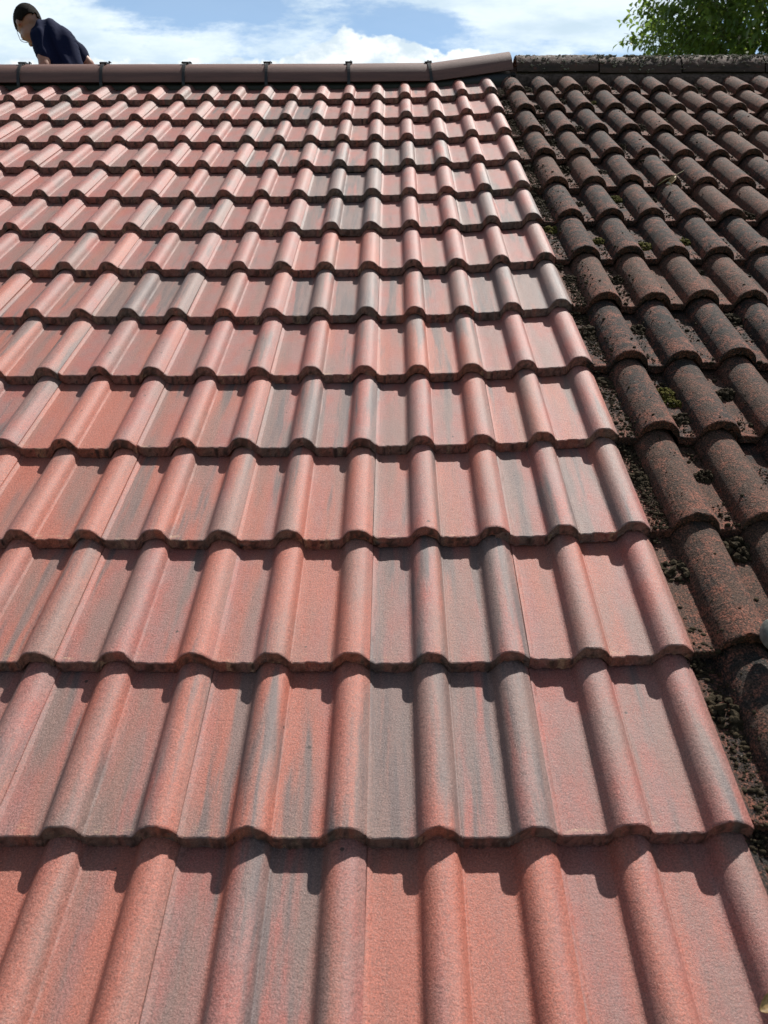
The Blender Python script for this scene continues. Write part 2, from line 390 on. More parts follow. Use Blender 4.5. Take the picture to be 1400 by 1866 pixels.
def merged(name, items, parent, M_):
    bm = bmesh.new()
    for me, mx, _ in items:
        t = bmesh.new(); t.from_mesh(me); t.transform(mx); tmp = bpy.data.meshes.new('t'); t.to_mesh(tmp); t.free(); bm.from_mesh(tmp); bpy.data.meshes.remove(tmp)
    me2 = bpy.data.meshes.new(name); bm.to_mesh(me2); bm.free(); o = link(name, me2, M_, parent); o.color = (.45, .4, 0, 1); tag(o, kind='stuff'); return o
merged('outer_roof_tiles', far, roof_new, NEWM)
far = []; nold = 0
for i in range(-4, 13):
    for j_ in range(1, 9):
        X = .005 + .3 * j_; Y = rowY(i) + .004
        vis = i >= -1 and in_frame(X - .3, X, Y, Y + G * .98, zr(X))
        mx = tile_matrix(X, Y, .3, 2.2, i, True)
        me = rnd.choice(old_short if i == 12 else old_meshes)
        if not vis: far.append((me, mx, 0)); continue
        o = bpy.data.objects.new('roof_tile', me); COL.objects.link(o); o.parent = roof_old; o.matrix_basis = mx; nold += 1; o.color = (rnd.random(), 0, 0, 1)
merged('outer_roof_tiles', far, roof_old, OLDM)
print('tiles', nnew, nold)

def box(name, x0, x1, y0, y1, z0, z1, m_, parent=None, bev=0, smooth=False):
    bm = bmesh.new(); bmesh.ops.create_cube(bm, size=1)
    for v_ in bm.verts: v_.co = Vector((x0 + (x1 - x0) * (v_.co.x + .5), y0 + (y1 - y0) * (v_.co.y + .5), z0 + (z1 - z0) * (v_.co.z + .5)))
    if bev: bmesh.ops.bevel(bm, geom=bm.edges[:], offset=bev, segments=2, affect='EDGES')
    me = bpy.data.meshes.new(name); bm.to_mesh(me); bm.free(); return link(name, me, m_, parent, smooth)
box('roof_underlay', -3.62, .004, -1.25, 4.24, -.13, -.075, FELT, roof_new)
box('roof_underlay', .006, 2.42, -1.25, 4.24, -.10, -.045, FELT, roof_old)

# ------------------------------------------------------------------ ridge
RR = .133; AY, AZr = 4.285, -.047           # ridge axis in the roof frame
def ridge_mesh(L, r=RR, th=.016, seed=0, rough=0.0, n_=26, ml=12):
    vs = []; fs = []
    def ring(x, rr, e=0):
        out = []
        for k in range(n_ + 1):
            a = math.pi * k / n_
            d = rough * noise.noise(Vector((x * 30 + seed, a * 8, rr * 10)))
            out.append((x, -math.cos(a) * (rr + d), math.sin(a) * (rr + d) * .98))
        return out
    for q in range(ml + 1): vs += ring(L * q / ml, r)
    for q in range(ml):
        for k in range(n_):
            a = q * (n_ + 1) + k; fs.append((a, a + n_ + 1, a + n_ + 2, a + 1))
    b_ = len(vs)
    vs += ring(0, r) + ring(0, r - th) + ring(L, r) + ring(L, r - th)
    s_ = n_ + 1
    for k in range(n_):
        fs.append((b_ + k, b_ + k + 1, b_ + s_ + k + 1, b_ + s_ + k))
        fs.append((b_ + 2 * s_ + k + 1, b_ + 2 * s_ + k, b_ + 3 * s_ + k, b_ + 3 * s_ + k + 1))
        fs.append((b_ + s_ + k, b_ + s_ + k + 1, b_ + 3 * s_ + k + 1, b_ + 3 * s_ + k))
    for side in (0, n_):                        # bottom edges
        q = [b_ + side, b_ + s_ + side, b_ + 3 * s_ + side, b_ + 2 * s_ + side]; fs.append(tuple(q))
    return mesh(vs, fs, 'ridge_tile')
rm = ridge_mesh(.449); rm.materials.append(RIDGE); rm.polygons.foreach_set('use_smooth', [True] * len(rm.polygons))
def ridge_clip_mesh():
    bm = bmesh.new()
    # band over the joint with a raised cap and a screw head on the crest
    n_ = 22; prev = None
    def bandstrip(x0, x1, r0, r1, a0, a1, k_):
        rows = []
        for k in range(k_ + 1):
            a = a0 + (a1 - a0) * k / k_; y, z = -math.cos(a), math.sin(a)
            rows.append([bm.verts.new((x0, y * r0, z * r0)), bm.verts.new((x0, y * r1, z * r1)), bm.verts.new((x1, y * r1, z * r1)), bm.verts.new((x1, y * r0, z * r0))])
        for A, B in zip(rows, rows[1:]):
            for q in range(3): bm.faces.new((A[q], A[q + 1], B[q + 1], B[q]))
        bm.faces.new(rows[0]); bm.faces.new(rows[-1][::-1])
    bandstrip(-.007, .009, RR + .0005, RR + .006, R(-14), R(160), 24)
    bandstrip(-.020, .019, RR + .001, RR + .010, R(58), R(66), 4)
    bandstrip(-.011, .012, RR + .003, RR + .008, R(66), R(96), 5)
    bmesh.ops.create_cone(bm, cap_ends=True, segments=12, radius1=.006, radius2=.004, depth=.022, matrix=Matrix.Translation((.005, .02, RR + .013)))
    bmesh.ops.create_cone(bm, cap_ends=True, segments=12, radius1=.009, radius2=.008, depth=.005, matrix=Matrix.Translation((.010, .02, RR + .022)) @ Matrix.Rotation(.5, 4, 'Y'))
    bmesh.ops.recalc_face_normals(bm, faces=bm.faces[:])
    me = bpy.data.meshes.new('ridge_clip'); bm.to_mesh(me); bm.free(); me.materials.append(BLACK); return me
cm = ridge_clip_mesh()
INV = Matrix.Rotation(-PITCH, 4, 'X')       # ridge cross-section stays upright
def ridge_zz(x): return zr(min(x, 0)) * .55 if x < .1 else .0
joints = [.12 - .4565 * k for k in range(0, 9)]
for k in range(8):
    xr_, xl = joints[k], joints[k + 1]
    zl = zr(xl) * .35 - .003; zrr = zr(xr_) * .35 - .003
    if k == 0: zrr = .060; zl = .000
    ang = math.atan2(zrr - zl, xr_ - xl)
    o = bpy.data.objects.new('ridge_tile', rm); COL.objects.link(o); o.parent = roof_new
    base = Matrix.Translation((xl + .004, AY, AZr)) @ INV @ Matrix.Translation((0, 0, zl)) @ Matrix.Rotation(-ang, 4, 'Y')
    o.matrix_basis = base
    if k == 0: o.scale = (1.0, 1.0, 1.0); tag(o, 'end ridge tile tilting up to meet the old ridge')
    c = bpy.data.objects.new('ridge_clip', cm); COL.objects.link(c); c.parent = o
    c.location = (-.004, 0, 0); c.rotation_euler = (rnd.uniform(-.04, .04), 0, rnd.uniform(-.03, .03))
orms = [ridge_mesh(.447, .117, .018, 5 + k, .006, 30, 40) for k in range(3)]
for me in orms: me.materials.append(ORIDGE); me.polygons.foreach_set('use_smooth', [True] * len(me.polygons))
for k in range(5):
    o = bpy.data.objects.new('ridge_tile', orms[k % 3]); COL.objects.link(o); o.parent = roof_old
    o.matrix_basis = Matrix.Translation((.135 + .4555 * k, AY, AZr)) @ INV @ Matrix.Translation((0, .0, .050 + rnd.uniform(-.004, .004)) ) @ Matrix.Rotation(rnd.uniform(-.008, .008), 4, 'Y')
# black ventilated strip under the new ridge, mortar bed under the old one
def strip(name, x0, x1, y0, y1, z0, z1, m_, parent, rough, seed):
    nx = int((x1 - x0) / .012); vs = []; fs = []
    for q in range(nx + 1):
        x = x0 + (x1 - x0) * q / nx
        for t, (a, b_) in enumerate([(y0 - .012, z0), (y0, z0 + (z1 - z0) * .5), (y0 + .008, z1), (y1, z1 + .02)]):
            d = rough * noise.noise(Vector((x * 40 + seed, t * 2.3, 1))) + rough * .6 * noise.noise(Vector((x * 130, t * 5, seed)))
            vs.append((x, a + d, b_ + (zr(x) if x < 0 else .036) + d * .5))
    for q in range(nx):
        for t in range(3): fs.append((q * 4 + t, q * 4 + 4 + t, q * 4 + 5 + t, q * 4 + 1 + t))
    return link(name, mesh(vs, fs), m_, parent)
strip('dry_ridge_strip', -3.6, .10, 4.195, 4.3, -.06, .012, BLACK, roof_new, .001, 3)
MORTAR = simple('old_mortar', (.085, .060, .052), .95, .2, 60, .45, .004)
strip('ridge_mortar', .09, 2.4, 4.170, 4.3, -.08, .004, MORTAR, roof_old, .012, 8)
box('verge_strip', .103, .126, 4.19, 4.3, -.04, .05, FELT, roof_old)

# rear slope, gables and walls of the pair of houses (parts of each roof's thing)
BRICK = simple('brown_brick', (.23, .12, .08), .9, .3, 12, .3, .002)
def house_body(parent, x0, x1, zz):
    inv = Matrix.Rotation(-PITCH, 4, 'X')
    apex = roofw(0, AY, zz) - ORG; ea = roofw(0, -1.25, zz - .13) - ORG
    run = apex.y - ea.y; a = apex; 
    vs = [(x0, a.y, a.z - .01), (x1, a.y, a.z - .01), (x1, a.y + run, ea.z), (x0, a.y + run, ea.z), (x0, a.y, a.z - .1), (x1, a.y, a.z - .1), (x1, a.y + run, ea.z - .09), (x0, a.y + run, ea.z - .09)]
    o = link('rear_slope', mesh(vs, [(0, 1, 2, 3), (7, 6, 5, 4), (0, 3, 7, 4), (2, 1, 5, 6), (3, 2, 6, 7)]), OLDM if parent is roof_old else NEWM, parent, False); o.matrix_basis = inv
    o.color = (.4, .4, 0, 1)
    y0, y1 = ea.y + .35, a.y + run - .35; zt = ea.z + .05; ap = a.z - .16; g0 = -ORG.z
    vs = [(x0, y0, g0), (x1, y0, g0), (x1, y1, g0), (x0, y1, g0), (x0, y0, zt), (x1, y0, zt), (x1, y1, zt), (x0, y1, zt), (x0, a.y, ap), (x1, a.y, ap)]
    o = link('wall', mesh(vs, [(0, 1, 5, 4), (1, 2, 6, 9, 5), (2, 3, 7, 6), (3, 0, 4, 8, 7)]), BRICK, parent, False); o.matrix_basis = inv
house_body(roof_new, -3.55, .003, -.09)
house_body(roof_old, .007, 2.35, -.05)
GR = simple('lawn', (.06, .09, .03), .95, .2, 3, .4, .01)
gnd = link('ground', mesh([(-1500, -1500, 0), (1500, -1500, 0), (1500, 1500, 0), (-1500, 1500, 0)], [(0, 1, 2, 3)]), GR); tag(gnd, 'lawn and gardens below the houses', 'ground', kind='structure')

# ------------------------------------------------------------------ moss
def blob_cluster(seed, n_, R_, r0, flat=.5):
    rs = random.Random(seed); bl = Balls()
    for k in range(n_):
        a = rs.uniform(0, 2 * math.pi); d = R_ * math.sqrt(rs.random()); h = (1 - (d / R_) ** 2) * R_ * flat
        r = r0 * rs.uniform(.5, 1.3)
        t = Matrix.Translation((math.cos(a) * d * 1.25, math.sin(a) * d, h * rs.uniform(.2, 1) )) @ Matrix.Rotation(rs.uniform(0, 6), 4, Vector((rs.random(), rs.random(), rs.random() + .01)).normalized()) @ Matrix.Diagonal((r * rs.uniform(.7, 1.5), r * rs.uniform(.7, 1.3), r * rs.uniform(.6, 1.1), 1))
        bl.add(t)
    for v_ in bl.v:
        q = v_ * 160; v_ += Vector((noise.noise(q), noise.noise(q + Vector((9, 0, 0))), noise.noise(q + Vector((0, 9, 0))))) * r0 * .5
    return bl.mesh('moss_clump')
clumps_d = [blob_cluster(100 + k, 70, .020, .0042, .75) for k in range(5)]
clumps_g = [blob_cluster(200 + k, 110, .020, .0034, .95) for k in range(2)]
for me in clumps_d: me.materials.append(MOSS_D)
for me in clumps_g: me.materials.append(MOSS_G)
def surf_old(x, y):                            # height of the old roof surface in the roof frame
    i = max([k for k in range(-4, 13) if rowY(k) + .004 <= y] or [-4]); dy = y - rowY(i)
    lx = ((x - .005) % .3) - .3; z = 0
    for (a, z1), (b_, z2) in zip(PO, PO[1:]):
        if a <= lx <= b_: z = z1 + (z2 - z1) * (lx - a) / max(1e-6, b_ - a)
    return zo(x, i) + z - STEP / G * dy
def moss(x, y, s, kind, label, group=None):
    me = rnd.choice(clumps_g if kind == 'g' else clumps_d)
    o = bpy.data.objects.new('moss_clump', me); COL.objects.link(o)
    p_ = roofw(x, y, surf_old(x, y) - .002)
    o.matrix_world = Matrix.Translation(p_) @ W.to_4x4() @ Matrix.Rotation(rnd.uniform(0, 6.3), 4, 'Z') @ Matrix.Diagonal((s * rnd.uniform(.8, 1.25), s * rnd.uniform(.8, 1.25), s * rnd.uniform(.7, 1.1), 1))
    tag(o, label, 'moss', group); return o
def unproj(px, py, zc=.0):                      # photo position -> old roof plane
    d = CAMR @ Vector(((px - 700) / 1402, -(py - 933) / 1402, -1)); n_ = W @ Vector((0, 0, 1)); o_ = roofw(0, 0, .036 + zc)
    t = (o_ - CAMP).dot(n_) / d.dot(n_); q = W.transposed() @ (CAMP + d * t - ORG); return q.x, q.y
special = [
    (1228, 722, 1.25, 'g', 'bright olive green moss cushion between two old rolls, the largest green clump'),
    (1234, 741, 1.0, 'g', 'second green moss cushion just below the largest green clump'),
    (1274, 447, 1.1, 'g', 'rounded dark green moss ball below the dead leaf'),
    (1108, 444, 1.0, 'g', 'green moss tuft near the red tiles, level with the round moss ball'),
    (1232, 775, 1.1, 'd', 'crumbly brown moss clump below the two green cushions'),
    (1132, 515, 1.0, 'd', 'round black moss ball with a hollow, left of centre on the old roof'),
    (1088, 187, 1.0, 'g', 'yellowish green moss tuft near the top of the old roof'),
    (1063, 240, 1.1, 'd', 'dark moss clump close to the red tiles, three courses below the ridge'),
    (1182, 235, 1.2, 'd', 'dark moss heap between rolls in the middle of the upper courses'),
    (1198, 190, 1.1, 'd', 'brown moss clump near the top of the old roof below the ridge middle'),
    (1333, 585, 1.5, 'd', 'jagged dark moss lump at the right side'),
    (1360, 400, 1.3, 'd', 'dark moss lump near the right edge level with the dead leaf'),
    (1093, 696, 1.1, 'd', 'wedge of black moss packed beside the edge of the red tiles, sixth course up'),
    (1158, 876, 1.1, 'd', 'black moss clump beside the edge of the red tiles, fourth course up'),
    (1340, 1005, 1.7, 'd', 'mossy lump bridging two rolls near the right edge, above the grey knob'),
    (1286, 872, 1.0, 'd', 'small black moss tuft in the channel between the two nearest full rolls'),
]
for px, py, s_, k_, lb in special:
    x, y = unproj(px, py, -.02); x = .030 + .15 * round((x - .030) / .15) + rnd.uniform(-.006, .006); moss(x, y, s_ * 1.15, k_, lb)
# one tuft to a channel and course at most, each found by its course and channel
ORD = ['first', 'second', 'third', 'fourth', 'fifth', 'sixth', 'seventh', 'eighth', 'ninth', 'tenth', 'eleventh', 'twelfth', 'thirteenth', 'fourteenth']
taken = set()
for px, py, *_ in special:
    x, y = unproj(px, py, -.02); taken.add((round((x - .030) / .15), max([k for k in range(-1, 13) if rowY(k) <= y] or [-1])))
nm = 0
for i in range(-1, 13):
    for j_ in range(0, 12):
        if (j_, i) in taken or rnd.random() < (.15 if j_ == 0 else .30): continue
        cx = .030 + .15 * j_; x = cx + rnd.uniform(-.010, .010); y = rowY(i) + rnd.choice([rnd.uniform(.06, .28), rnd.uniform(.20, .30)])
        if y > 4.12: continue
        px, py = proj(roofw(x, y, zo(x, i)))
        if not (0 < px < 1395 and 135 < py < 1700): continue
        g_ = rnd.random() < .12
        moss(x, y, rnd.uniform(.9, 1.6) * (1.1 if j_ == 0 else 1), 'g' if g_ else 'd', '%s moss tuft, %s channel from the red tiles, %s course below the ridge' % ('greenish' if g_ else 'dark', ORD[j_], ORD[12 - i]), 'moss tufts in the channels of the old roof'); nm += 1
print('moss', nm)
# loose crumbs : nobody could count them
bl = Balls(); rs = random.Random(5)
for k in range(42000):
    j_ = rs.choice([0, 0, 0] + list(range(12))); x = .030 + .15 * j_ + rs.gauss(0, .014 if j_ else .016); y = rs.uniform(-.3, 4.06)
    if noise.noise(Vector((x * 14, y * 7, 3))) < -.10 + (.0 if j_ else -.25): continue
    if rs.random() < .04: x += rs.uniform(-.07, .07)
    if x < .008: continue
    px, py = proj(roofw(x, y, .036))
    if not (0 < px < 1450 and 100 < py < 1800): continue
    r = rs.uniform(.0008, .0028) if rs.random() < .93 else rs.uniform(.003, .006)
    bl.add(Matrix.Translation(roofw(x, y, surf_old(x, y) + r * .4)) @ Matrix.Rotation(rs.uniform(0, 6), 4, 'X') @ Matrix.Diagonal((r * rs.uniform(.6, 1.6), r, r * rs.uniform(.5, 1), 1)))
for i in range(-1, 13):                          # grit caught at the corners where the red tiles end
    for k in range(60):
        x = rs.uniform(-.012, .022); y = rowY(i) + rs.gauss(-.006, .012); r = rs.uniform(.0012, .004)
        bl.add(Matrix.Translation(roofw(x, y, .036 - .022 + rs.uniform(-.006, .010))) @ Matrix.Diagonal((r * 1.3, r, r, 1)))
me = bl.mesh('moss_crumbs')
tag(link('moss_crumbs', me, MOSS_D), 'scattered crumbs of dried moss and grit over the old tiles', 'moss', kind='stuff')
bl = Balls()
for k in range(2600):
    x = rs.uniform(.14, 2.2); a = R(90) + rs.gauss(-18, 30) * math.pi / 180
    if noise.noise(Vector((x * 9, a * 3, 8))) < -.08: continue
    if rs.random() < .1: a = R(rs.uniform(15, 60))
    r = rs.uniform(.002, .0085); rr = .116
    ctr = roofw(x, AY, AZr) + Vector((0, -math.cos(a) * rr, math.sin(a) * rr + .050))
    for q in range(4):
        rq = r * rs.uniform(.4, .8)
        bl.add(Matrix.Translation(ctr + Vector((rs.uniform(-r, r), rs.uniform(-r, r), rs.uniform(-.2, .6) * r))) @ Matrix.Diagonal((rq * rs.uniform(.7, 1.4), rq, rq * rs.uniform(.6, 1), 1)))
me = bl.mesh('ridge_moss')
tag(link('ridge_moss', me, MOSS_P), 'crust of grey lichen and moss knobs along the old ridge', 'moss', kind='stuff')

# ------------------------------------------------------------------ dead leaves, grey knob
DRY = simple('dry_leaf_brown', (.26, .17, .07), .6, .4, 90, .5, .001)
PALE = simple('dry_leaf_pale', (.62, .58, .45), .5, .5, 60, .3, .001)
TWIG = simple('twig_bark', (.17, .14, .07), .8, .3, 120, .4, .001)
def leaf_mesh(L, Wd, curl, twist, seed):
    vs = []; fs = []; nx, ny = 14, 6
    for i in range(nx + 1):
        t = i / nx; wd_ = Wd * math.sin(math.pi * min(1, t * .96 + .03)) ** .8
        for j_ in range(ny + 1):
            s_ = j_ / ny - .5; a = s_ * curl
            x = (t - .5) * L; y = wd_ * math.sin(a) / max(.3, curl) * 2; z = wd_ * (math.cos(a) - 1) / max(.3, curl) * -2 + .15 * L * math.sin(t * 3) * twist
            z += .0015 * noise.noise(Vector((x * 150, y * 150, seed))); vs.append((x, y, z))
    for i in range(nx):
        for j_ in range(ny): a = i * (ny + 1) + j_; fs.append((a, a + 1, a + ny + 2, a + ny + 1))
    return mesh(vs, fs, 'leaf')
def tube(name, pts, rads, m_, parent=None, seg=8):
    bm = bmesh.new(); rings = []
    for k, p_ in enumerate(pts):
        p_ = Vector(p_); d = (Vector(pts[min(k + 1, len(pts) - 1)]) - Vector(pts[max(k - 1, 0)])).normalized()
        a = d.cross(Vector((.31, .94, .12)) if abs(d.z) > .7 else Vector((.1, .2, .97))).normalized(); b_ = d.cross(a)
        rings.append([bm.verts.new(p_ + (a * math.cos(2 * math.pi * q / seg) + b_ * math.sin(2 * math.pi * q / seg)) * rads[k]) for q in range(seg)])
    for A, B in zip(rings, rings[1:]):
        # match ring twist
        for q in range(seg): bm.faces.new((A[q], A[(q + 1) % seg], B[(q + 1) % seg], B[q]))
    bm.faces.new(rings[0][::-1]); bm.faces.new(rings[-1])
    me = bpy.data.meshes.new(name); bm.to_mesh(me); bm.free(); return link(name, me, m_, parent)
def on_roof(px, py, lift): 
    x, y = unproj(px, py, -.02); return Vector((x, y, surf_old(x, y) + lift))
lf = empty('dead_leaf'); tag(lf, 'pale dead leaf with a twig caught between two old rolls', 'leaf')
q = on_roof(1212, 362, .026)
lf.matrix_world = Matrix.Translation(roofw(*q)) @ W.to_4x4()
o = link('blade', leaf_mesh(.062, .012, 2.2, .8, 3), DRY, lf); o.rotation_euler = (.5, -.35, R(50)); o.location = (0.012, .01, .006)
o = link('blade', leaf_mesh(.036, .010, 1.4, .3, 5), PALE, lf); o.rotation_euler = (.9, .1, R(115)); o.location = (-.006, -.022, .002)
tube('twig', [(-.045, -.010, -.004), (-.012, .006, .012), (.028, .022, .022), (.062, .043, .032)], [.0022, .002, .0017, .001], TWIG, lf)
def surf_new(x, y):
    i = -1; dy = y - rowY(i); return zr(x) + .012 - STEP / G * dy
lf = link('dead_leaf', leaf_mesh(.045, .016, 2.4, .2, 9), DRY); tag(lf, 'curled golden brown leaf scrap at the bottom right corner on a red tile', 'leaf')
xq = [-.004, -.245]
d = CAMR @ Vector(((1396 - 700) / 1402, -(1836 - 933) / 1402, -1)); n_ = W @ Vector((0, 0, 1)); t = (roofw(0, 0, .05) - CAMP).dot(n_) / d.dot(n_)
lf.matrix_world = Matrix.Translation(CAMP + d * t) @ W.to_4x4() @ Matrix.Rotation(R(20), 4, 'Z') @ Matrix.Translation((.013, 0, 0))
KN = simple('grey_rubber', (.12, .128, .118), .6, .3, 50, .4, .002)
bm = bmesh.new(); bmesh.ops.create_uvsphere(bm, u_segments=28, v_segments=18, radius=1)
for v_ in bm.verts:
    c = v_.co; f = 1 + .07 * noise.noise(c * 2.2); c.x *= .026 * f; c.y *= .034 * f; c.z *= .024 * f
    if v_.co.y > 0: v_.co.x *= .9
me = bpy.data.meshes.new('grey_knob'); bm.to_mesh(me); bm.free()
kn = link('grey_knob', me, KN); tag(kn, 'smooth grey rounded knob cut by the right edge, resting on an old roll', 'knob')
d = CAMR @ Vector(((1413 - 700) / 1402, -(1158 - 933) / 1402, -1)); t = (roofw(0, 0, .106) - CAMP).dot(n_) / d.dot(n_)
kn.matrix_world = Matrix.Translation(CAMP + d * t) @ W.to_4x4()

# ------------------------------------------------------------------ tree
def tree():
    root = empty('garden_tree', (0, 0, 0)); tag(root, 'leafy green broadleaf tree rising behind the old ridge at the right', 'tree')
    c = pt(1556, -50, 10.5); c0 = Vector((c.x, c.y, 0)); root.location = c0
    ax, az = 2.6, 2.4; cz = c.z - .2
    rs = random.Random(21)
    TR = simple('tree_bark', (.10, .075, .05), .9, .2, 20, .4, .006)
    trunk = tube('trunk', [(0, 0, 0), (.06, .02, 2.5), (-.05, .04, 5), (.03, 0, cz - .8), (0, 0, cz + 1.2)], [.22, .18, .15, .11, .03], TR, root, 12)
    m_, n, b = mat('tree_leaf'); g = n.n('ShaderNodeNewGeometry'); co = n.n('ShaderNodeTexCoord').outputs['Object']
    rp = g.outputs['Random Per Island']
    base = n.mix(n.ss(n.noise(co, 1.6, 3), .35, .65), C4(.075, .130, .040), C4(.155, .215, .060))
    base = n.mix(n.m('MULTIPLY', n.ss(rp, .80, .98), .8), base, C4(.17, .22, .035))
    base = n.mix(n.m('MULTIPLY', n.ss(rp, .0, .25, 1, 0), .6), base, C4(.022, .045, .024))
    n.put(b.inputs['Base Color'], base); b.inputs['Roughness'].default_value = .42; b.inputs['Specular IOR Level'].default_value = .5
    tr = n.n('ShaderNodeBsdfTranslucent'); n.put(tr.inputs['Color'], n.mix(.6, base, C4(.24, .36, .05)))
    mx = n.n('ShaderNodeMixShader', i0=.45); m_.node_tree.links.new(b.outputs[0], mx.inputs[1]); m_.node_tree.links.new(tr.outputs[0], mx.inputs[2])
    out = [q for q in m_.node_tree.nodes if q.type == 'OUTPUT_MATERIAL'][0]; m_.node_tree.links.new(mx.outputs[0], out.inputs[0])
    vs = []; fs = []; tw = []; 
    def leaf(p_, d, up, L, wd_):
        s_ = d.cross(up).normalized(); up = s_.cross(d).normalized(); b0 = len(vs)
        droop = -.18 * L
        for (t, w_, h) in ((0, 0, 0), (.28, .42, .10), (.62, .46, .07), (1, 0, -.5)):
            q = p_ + d * (t * L) + up * (h * L * .3 + droop * t * t)
            if w_ == 0: vs.append(q)
            else: vs.extend([q + s_ * w_ * wd_ + up * .10 * wd_, q - up * .10 * wd_, q - s_ * w_ * wd_ + up * .10 * wd_])
        fs.extend([(b0, b0 + 1, b0 + 2), (b0, b0 + 2, b0 + 3), (b0 + 1, b0 + 4, b0 + 5, b0 + 2), (b0 + 2, b0 + 5, b0 + 6, b0 + 3), (b0 + 4, b0 + 7, b0 + 5), (b0 + 5, b0 + 7, b0 + 6)])
    twigs = bmesh.new()
    nsh = 0
    while nsh < 5600:
        d = Vector((rs.gauss(0, 1), rs.gauss(0, 1), rs.gauss(0, 1))).normalized()
        rad = rs.uniform(.35, 1.0) ** .5
        lump = 1 + .10 * noise.noise(d * 2.6) + .08 * noise.noise(d * 6.5)
        p_ = Vector((d.x * ax, d.y * ax, d.z * az)) * rad * lump + Vector((0, 0, cz))
        if noise.noise(p_ * 1.5) < -.22: continue
        nsh += 1
        out_ = (d + Vector((rs.uniform(-.5, .5), rs.uniform(-.5, .5), rs.uniform(.1, .9)))).normalized()
        L = rs.uniform(.22, .48); k_ = rs.randint(7, 12)
        for k in range(k_):
            t = (k + .5) / k_; q = p_ + out_ * L * t + Vector((0, 0, -.05 * t * t))
            a = k * 2.4 + rs.uniform(-.4, .4); o1 = out_.orthogonal().normalized(); o2 = out_.cross(o1)
            dd = (o1 * math.cos(a) + o2 * math.sin(a) + out_ * rs.uniform(.3, .9) + Vector((0, 0, -.15))).normalized()
            leaf(q, dd, Vector((0, 0, 1)) + out_ * .3 + Vector((rs.uniform(-.5, .5), rs.uniform(-.5, .5), 0)), rs.uniform(.075, .125), rs.uniform(.045, .07))
        if rad > .8:
            o1 = out_.orthogonal().normalized() * .003; o2 = out_.cross(o1).normalized() * .003
            A = [twigs.verts.new(p_ - out_ * .3 + z_) for z_ in (o1, o2, -o1 - o2)]; B = [twigs.verts.new(p_ + out_ * L + z_ * .5) for z_ in (o1, o2, -o1 - o2)]
            for q in range(3): twigs.faces.new((A[q], A[(q + 1) % 3], B[(q + 1) % 3], B[q]))
    link('crown', mesh(vs, fs, 'crown'), m_, root, True)
    me = bpy.data.meshes.new('twigs'); twigs.to_mesh(me); twigs.free(); link('twigs', me, TR, root)
    for k in range(14):
        a = rs.uniform(0, 6.28); e = rs.uniform(.1, 1.1); d = Vector((math.cos(a) * math.cos(e), math.sin(a) * math.cos(e), math.sin(e))); z0 = rs.uniform(cz - 2, cz)
        tube('limb', [(0, 0, z0), tuple(Vector((0, 0, z0)) + d * .9 + Vector((0, 0, .1))), tuple(Vector((0, 0, z0)) + d * 2.0 + Vector((0, 0, .4)))], [.07, .045, .012], TR, root)
tree()

# ------------------------------------------------------------------ person
def skin_piece(bm_out, joints, edges, root_i=0, sub=2, mtx=None):
    # limbs as dense runs of overlapping balls; the voxel remesh fuses them into one tapered surface
    bl = Balls()
    for a, b_ in edges:
        p0, r0 = joints[a][0], joints[a][1]; p1, r1 = joints[b_][0], joints[b_][1]
        L = (p1 - p0).length; k_ = max(2, int(L / (min(r0, r1) * .22)) + 1)
        for k in range(k_ + 1):
            t = k / k_; t2 = t * t * (3 - 2 * t) * .5 + t * .5
            bl.add(Matrix.Translation(p0.lerp(p1, t)) @ Matrix.Scale(r0 + (r1 - r0) * t2, 4), 3 if max(r0, r1) > .04 else 2)
    bm_out.from_mesh(bl.mesh('t'))
def ell(bm, ctr, axes, rad, seg=24):
    m4 = Matrix((axes[0], axes[1], axes[2])).transposed().to_4x4()
    bmesh.ops.create_uvsphere(bm, u_segments=seg, v_segments=seg // 2, radius=1, matrix=Matrix.Translation(ctr) @ m4 @ Matrix.Diagonal((rad[0], rad[1], rad[2], 1)))
def remeshed(name, bm, vox, m_, parent, smooth_it=6):
    me = bpy.data.meshes.new(name); bm.to_mesh(me); bm.free()
    o = bpy.data.objects.new(name, me); COL.objects.link(o)
    r_ = o.modifiers.new('r', 'REMESH'); r_.mode = 'VOXEL'; r_.voxel_size = vox; r_.use_smooth_shade = True
    s_ = o.modifiers.new('m', 'SMOOTH'); s_.iterations = smooth_it; s_.factor = .5
    dg = bpy.context.evaluated_depsgraph_get(); dg.update(); m2 = bpy.data.meshes.new_from_object(o.evaluated_get(dg))
    bpy.data.objects.remove(o); bpy.data.meshes.remove(me)
    m2.name = name; m2.materials.clear(); m2.materials.append(m_)
    o = bpy.data.objects.new(name, m2); COL.objects.link(o); o.parent = parent
    m2.polygons.foreach_set('use_smooth', [True] * len(m2.polygons)); return o
